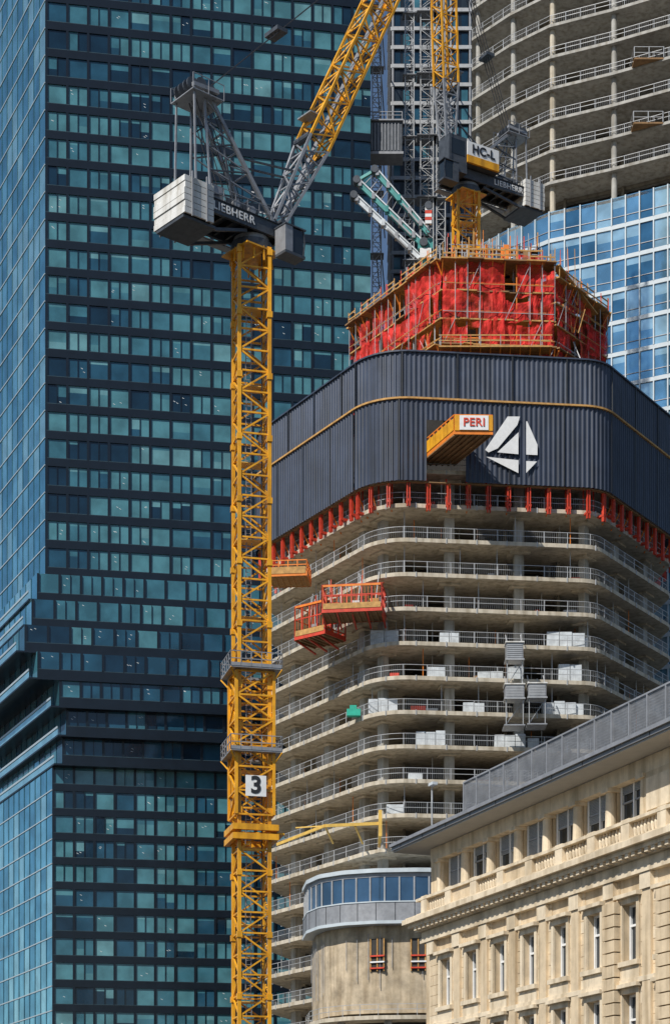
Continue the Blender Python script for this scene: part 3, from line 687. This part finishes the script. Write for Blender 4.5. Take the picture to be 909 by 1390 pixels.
# ---------------------------------------------------------------- right tower, open floors above glazing
def right_tower():
    e=empty('half_glazed_high_rise',(45,262,0))
    P=[(17.8,259.5),(22.2,254.2),(26.9,250),(34.3,246.7),(42.3,242.5),(60,238.5),(64,285),(20,290)]
    s=MB(); r=MB(); g=MB(); zt=128.6; fh=3.95
    z=zt; k=0
    while z<190:
        s.prism(P,z-.36,z,concrete_g)
        q=offset(P,-.1)
        if z>zt:
            for p,d in walk(q[:6],1.9,False):
                r.beam((p.x,p.y,z),(p.x,p.y,z+1.15),.08,railm)
            for a,b in zip(q[:5],q[1:6]):
                for zz in(.6,1.12): r.beam((a[0],a[1],z+zz),(b[0],b[1],z+zz),.05,railm)
            for i,(p,d) in enumerate(walk(q[:6],.24,False)):
                if (i//8+k)%4: r.beam((p.x,p.y,z+.1),(p.x,p.y,z+1.1),.018,railm)
        qi=offset(P,-.9)
        for i in range(6):
            p=qi[i]; s.cyl((p[0],p[1],z),(p[0],p[1],z+fh-.38),.36,concrete_g if i!=2 else concrete,10)
        for i in range(26):
            p=Vector(offset(P,-2-3*R())[0]).lerp(Vector(offset(P,-3)[4]),R()); 
            if R()<.4: r.beam((p.x,p.y+5,z),(p.x,p.y+5,z+fh-.4),.09,railm)
            if R()<.2: r.box(p.x,p.x+1.4,p.y+3,p.y+4,z,z+.6+R(),random.choice([offwh,timber,concrete_g]))
        for i in range(5):
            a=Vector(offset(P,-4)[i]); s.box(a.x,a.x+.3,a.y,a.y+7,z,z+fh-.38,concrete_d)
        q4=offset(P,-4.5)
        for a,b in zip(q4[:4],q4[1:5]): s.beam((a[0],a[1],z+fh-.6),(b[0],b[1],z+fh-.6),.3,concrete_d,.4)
        z+=fh; k+=1
    s.prism(offset(P,-6),0,190,concrete_shade)
    for (x,y,zz) in((36.5,243.6,zt+fh*2),(36.6,243.6,zt+fh*4.0)):
        r.box(x,x+3.6,y,y+4,zz-.2,zz,timber_d)
        for xx in(x,x+1.8,x+3.6): r.beam((xx,y,zz),(xx,y,zz+1.3),.1,railm)
        for h in(.6,1.3): r.beam((x,y,zz+h),(x+3.6,y,zz+h),.07,railm); r.beam((x,y,zz+h),(x,y+4,zz+h),.07,railm)
    z=zt+.4-fh
    wf=MB()
    while z>0:
        for i in range(5):
            A=Vector(P[i]);B=Vector(P[i+1]);L=(B-A).length;d=(B-A)/L;n=Vector((d.y,-d.x)); nb=max(2,round(L/1.9))
            wf.ob((A.x,A.y,z-.3),(d.x*L,d.y*L,0),(n.x*.16,n.y*.16,0),(0,0,.5),cwhite)
            for j in range(nb):
                p=A+d*(L*j/nb);q=A+d*(L*(j+1)/nb)
                gg=random.choices(gR,[.55,.25,.2])[0]
                fb=random.choice([0,0,.25,.4]); z0=z+.2; z1=z+fh-.3; zm=z1-(z1-z0)*fb
                g.poly([(p.x,p.y,z0),(q.x,q.y,z0),(q.x,q.y,zm),(p.x,p.y,zm)],gg)
                if fb: g.poly([(p.x,p.y,zm),(q.x,q.y,zm),(q.x,q.y,z1),(p.x,p.y,z1)],gR[1])
                wf.ob((p.x-d.x*.08,p.y-d.y*.08,z0),(d.x*.16,d.y*.16,0),(n.x*.2,n.y*.2,0),(0,0,z1-z0),cwhite)
            wf.ob((A.x,A.y,z+1.15),(d.x*L,d.y*L,0),(n.x*.08,n.y*.08,0),(0,0,.08),cgrey)
        z-=fh
    s.build('concrete_frame',e); r.build('railings_and_stores',e); g.build('glass_panes',e); wf.build('curtain_wall_frames',e)
right_tower()
# ---------------------------------------------------------------- slim distant tower with hoists
def slim():
    e=empty('slim_dark_tower',(16,345,0)); b=MB()
    b.box(9.6,23.5,330.3,352,0,220,frameb)
    z=60
    while z<220:
        b.box(9.4,23.7,329.9,330.29,z,z+.6,railm)
        b.box(9.2,9.597,330,352,z,z+.6,railm)
        for i in range(9):
            x=9.6+i*1.6
            b.poly([(x+.15,330.25,z+.65),(x+1.2,330.25,z+.65),(x+1.2,330.25,z+2.7),(x+.15,330.25,z+2.7)],random.choice([gA[1],gA[2],gA[3],gA[3],gdark]))
            if i%2==0: b.box(x-.2,x+.12,329.95,330.295,z+.6,z+3.1,cgrey)
        z+=3.1
    b.build('facade',e)
    for x,w,y in((6.25,1.3,298),(11.2,1.3,300),(13.8,1.9,300),(15.9,1.3,300)):
        h=empty('construction_hoist_mast',(x,y,0)); m=MB()
        lattice(m,(x,y,60),(x,y,205),w,w,1.5,.14,.08,railm,(1,0,0))
        lattice(m,(x,y,0),(x,y,60),w,w,3,.14,.08,railm,(1,0,0))
        z=100
        while z<200:
            m.beam((x,y+w/2,z),(x+2,330,z),.18,cgrey); m.box(x-w*.8,x+w*.8,y-w*.8,y+w*.8,z-.08,z,cgrey); z+=9.3
        m.build('mast',h)
    h=empty('hoist_cabin',(6,296,160)); c=MB()
    x0,x1,y0,y1,z0,z1=3.7,9.9,294.2,297.0,160.0,164.6
    c.box(x0,x1,y0,y1,z0,z1,cdark)
    for k in range(12): xx=x0+.2+k*(x1-x0-.3)/12; c.box(xx,xx+.12,y0-.08,y0-.003,z0+.3,z1-.3,cgrey)
    c.box(x0-.2,x1+.2,y0-.3,y1+.2,z1,z1+.2,cgrey); c.box(x0-.2,x1+.2,y0-.3,y1+.2,z0-.35,z0-.003,cgrey)
    for xx in(x0,x0+2,x0+4,x1): c.beam((xx,y0-.2,z1+.2),(xx,y0-.2,z1+1.3),.1,cgrey)
    c.beam((x0,y0-.2,z1+1.3),(x1,y0-.2,z1+1.3),.1,cgrey); c.beam((x0,y0-.2,z1+.8),(x1,y0-.2,z1+.8),.08,cgrey); c.build('cage',h)
slim()
# ---------------------------------------------------------------- stone building
def stonehouse():
    P0=Vector((4.87,106.3,0)); ex=Vector((.362,-.932,0)); n=Vector((-.932,-.362,0))
    M=Matrix(((ex.x,n.x,0,P0.x),(ex.y,n.y,0,P0.y),(0,0,1,0),(0,0,0,1)))
    e=empty('sandstone_office_building',P0)
    w=MB(M); t=MB(M); g=MB(M); rf=MB(M)
    L=46; D=-15
    w.box(.3,L-.3,D+.3,-.5,0,17.1,gdark); w.box(.3,L-.3,D+.3,-1.25,17.1,21,gdark)
    w.box(0,.3,D,0,0,17.2,stone); w.box(L-.3,L,D,0,0,17.2,stone); w.box(.3,L-.3,D,D+.3,0,17.2,stone)
    ws=[2.6+3.2*k for k in range(13)]
    rows=[(13.0,15.5),(8.6,11.6),(3.6,6.8)]
    edges=[.3]+sum([[c-.62,c+.62] for c in ws],[])+[L-.3]
    for i in range(0,len(edges),2): w.box(edges[i],edges[i+1],-.5,0,0,17.2,stone)
    for c in ws:
        zs=[0]+sum([[a,b] for a,b in rows[::-1]],[])+[17.2]
        for i in range(0,len(zs),2): w.box(c-.62,c+.62,-.497,-.003,zs[i],zs[i+1],stone)
        for a,b in rows:
            g.box(c-.62,c+.62,-.40,-.38,a,b,gdark)
            for x in(c-.60,c-.05,c+.50): g.box(x,x+.1,-.379,-.28,a,b,white)
            for z in(a,a+(b-a)*.62,b-.1): g.box(c-.5,c-.05,-.379,-.29,z,z+.1,white); g.box(c+.05,c+.5,-.379,-.29,z,z+.1,white)
            t.box(c-.85,c-.62,-.05,.10,a,b+.25,stone2); t.box(c+.62,c+.85,-.05,.10,a,b+.25,stone2); t.box(c-.617,c+.617,-.05,.10,b+.002,b+.25,stone2)
            t.box(c-.95,c+.95,-.05,.25,a-.22,a-.002,stone2); t.box(c-1.,c+1.,-.05,.32,b+.252,b+.42,stone2)
            t.box(c-.9,c+.9,.0,.12,a-.9,a-.225,stone2)
    for row in range(30):
        z=1.0+row*.53
        for i in range(0,len(edges),2):
            a,b_=edges[i]+.26,edges[i+1]-.26
            if b_-a<.4: continue
            m_=a+(b_-a)*(.35 if row%2 else .65)
            w.box(a,m_-.012,.0,.022+.012*R(),z+.012,z+.518,stone if R()<.75 else stone2); w.box(m_+.012,b_,.0,.022+.012*R(),z+.012,z+.518,stone if R()<.75 else stone2)
    for i in range(14):
        s=1.0+3.2*i
        if i>0: t.box(s-.35,s+.35,-.02,.16,2,15.88,stone)
        t.box(s-.45,s+.45,-.02,.24,15.9,16.58,stone2)
    for z,o,h in((16.6,.30,.27),(16.88,.2,.34),(12.0,.18,.22),(7.4,.22,.3),(2.0,.3,.3)): t.box(-.2,L,-.03,o,z,z+h,stone2)
    for z in [k*.55+2.5 for k in range(24)]:
        t.box(20.0,21.1,-.01,.42,z,z+.49,stone); t.box(24.6,25.7,-.01,.42,z,z+.49,stone)
    for z,o,h in((17.23,.45,.22),(17.45,.75,.2),(17.65,1.0,.26),(17.91,.85,.09)): t.box(-o,L,D,o,z,z+h-.002,stone2)
    for k in range(int(L/.55)): t.box(k*.55,k*.55+.28,.45,.72,17.26,17.44,stone2)
    w.box(0,L,-1.2,-.25,18.0,19.0,stone)
    t.box(-.1,L,-.3,-.02,18.9,19.06,stone2)
    w.box(0,L,-1.2,-.25,20.98,21.66,stone2)
    s0=1.0; bw=3.05
    w.box(.02,s0+.22,-1.19,-.27,19.0,20.98,stone)
    bays=[s0+bw*i for i in range(15)]
    for i,s in enumerate(bays):
        if i<len(bays)-1:
            if i==7 or i==8:
                w.box(s+.05,s+bw-.05,-1.19,-.22,19.07,20.98,stone)
                t.box(s+.5,s+bw-.5,-.22,-.15,19.3,20.7,stone2)
            else:
                g.box(s,s+bw,-.85,-.83,19.06,20.98,gdark)
                for x in(s+.38,s+bw*.5-.05,s+bw-.48): g.box(x,x+.1,-.829,-.70,19.06,20.98,white)
                g.box(s+.48,s+bw-.48,-.828,-.71,19.06,19.16,white)
                g.box(s+.48,s+bw-.48,-.828,-.73,20.2,20.27,cgrey)
                hb=[1.5,.4,.9,1.7,.7,1.1,.3][i%7]
                for x0,x1 in((s+.49,s+bw*.5-.06),(s+bw*.5+.06,s+bw-.49)):
                    zz=20.95
                    while zz>20.95-hb: g.box(x0,x1,-.80,-.74,zz-.05,zz-.008,blindm); zz-=.07
                w.box(s-.24,s+.24,-1.1,-.62,19.06,20.8,stone)
        t.cyl((s,-.42,19.06),(s,-.42,20.8),.27,stone2,14,.22); t.box(s-.32,s+.32,-.8,-.08,20.8,20.978,stone2); t.box(s-.32,s+.32,-.78,-.1,19.065,19.2,stone2)
        t.box(s-.35,s+.35,.1,.6,18.0,18.98,stone2)
        if i%2==0 or i>3:
            for k in range(8):
                x=s+.5+k*(bw-1.0)/7; t.cyl((x,.35,18.14),(x,.35,18.48),.07,stone2,8,.12); t.cyl((x,.35,18.48),(x,.35,18.78),.12,stone2,8,.06)
        else: t.box(s+.36,s+bw-.36,.22,.48,18.14,18.78,stone)
    t.box(0,L,.12,.58,18.003,18.13,stone2); t.box(0,L,.08,.62,18.785,18.93,stone2)
    w.box(0,.3,D,-1.2,18,21.66,stone); w.box(L-.3,L,D,-1.2,18,21.66,stone)
    rf.box(-1.7,L+1,D-1,1.2,21.68,21.76,soffit); rf.box(-1.75,L+1,-1,1.28,21.765,22.08,metalroof); rf.box(-1.8,L+1,1.285,1.40,21.95,22.12,cgrey)
    rf.add([(-1.7,1.2,22.09),(L+1,1.2,22.09),(L+1,-1.5,23.2),(-1.2,-1.5,23.2),(-1.7,D-1,22.09),(L+1,D-1,22.09),(L+1,D+1.5,23.2),(-1.2,D+1.5,23.2)],[(0,1,2,3),(4,7,6,5),(3,2,6,7),(0,3,7,4)],metalroof)
    k=0
    while k<L: rf.beam((k,1.2,22.14),(k,-1.5,23.22),.04,metalroof,.06); k+=.6
    k=-.5
    while k<L: rf.box(k,k+.02,1.281,1.3,21.77,22.05,black); k+=2.9
    x=1.1
    while x<L:
        rf.beam((x,-1.7,23.1),(x,-1.7,25.15),.09,cgrey); x+=1.6
    for z in(23.35,25.12): rf.beam((1.1,-1.7,z),(L,-1.7,z),.08,cgrey)
    x=1.1
    while x<L: rf.beam((x,-1.74,23.35),(x,-1.74,25.1),.022,cgrey); x+=.085
    z=23.5
    while z<25.1: rf.beam((1.1,-1.76,z),(L,-1.76,z),.02,cgrey); z+=.14
    for z in(23.35,25.12): rf.beam((1.1,-1.7,z),(1.1,-12,z),.08,cgrey)
    for k in range(9): rf.box(3+k*4.6,6.2+k*4.6,-11,-5,23.2,24.3,metalroof if k%2 else cgrey)
    w.build('walls',e); t.build('cornices_and_pilasters',e); g.build('windows',e); rf.build('roof_and_screen',e)
    l=MB(M); l.cyl((-.6,-.6,22.5),(-.6,-.6,25.0),.05,railm,8); l.beam((-.6,-.6,25.0),(-.1,-.4,25.15),.06,railm); l.box(-.3,.25,-.55,-.25,25.1,25.25,offwh); l.cyl((-.6,-.6,22.3),(-.6,-.6,23.0),.1,cgrey,10)
    l.build('roof_lamp')
stonehouse()
# ---------------------------------------------------------------- light
S=Vector((-.56,-.66,.92)).normalized(); el=math.asin(S.z); az=math.atan2(S.x,S.y)
w=bpy.data.worlds.new('World'); scene.world=w; w.use_nodes=True
nt=w.node_tree; bg=nt.nodes['Background']; sk=nt.nodes.new('ShaderNodeTexSky'); sk.sky_type='NISHITA'; sk.sun_disc=False
sk.sun_elevation=el; sk.sun_rotation=az; sk.air_density=1.0; sk.dust_density=.4; sk.ozone_density=2.5
nt.links.new(sk.outputs[0],bg.inputs[0]); bg.inputs[1].default_value=.085
sd=bpy.data.lights.new('sun','SUN'); sd.energy=5.0; sd.angle=math.radians(.5); sd.color=(1,.95,.87)
so=bpy.data.objects.new('sun',sd); so.rotation_euler=S.to_track_quat('Z','Y').to_euler(); so.location=(0,0,300); scene.collection.objects.link(so)
scene.view_settings.view_transform='Standard'; scene.view_settings.look='None'; scene.view_settings.exposure=0
cd=bpy.data.cameras.new('camera'); co=bpy.data.objects.new('camera',cd); scene.collection.objects.link(co)
co.location=(0,0,1.7); co.rotation_euler=(math.radians(90),0,0); cd.sensor_width=36; cd.lens=69.93; cd.shift_y=.694; cd.clip_start=.5; cd.clip_end=5000
scene.camera=co
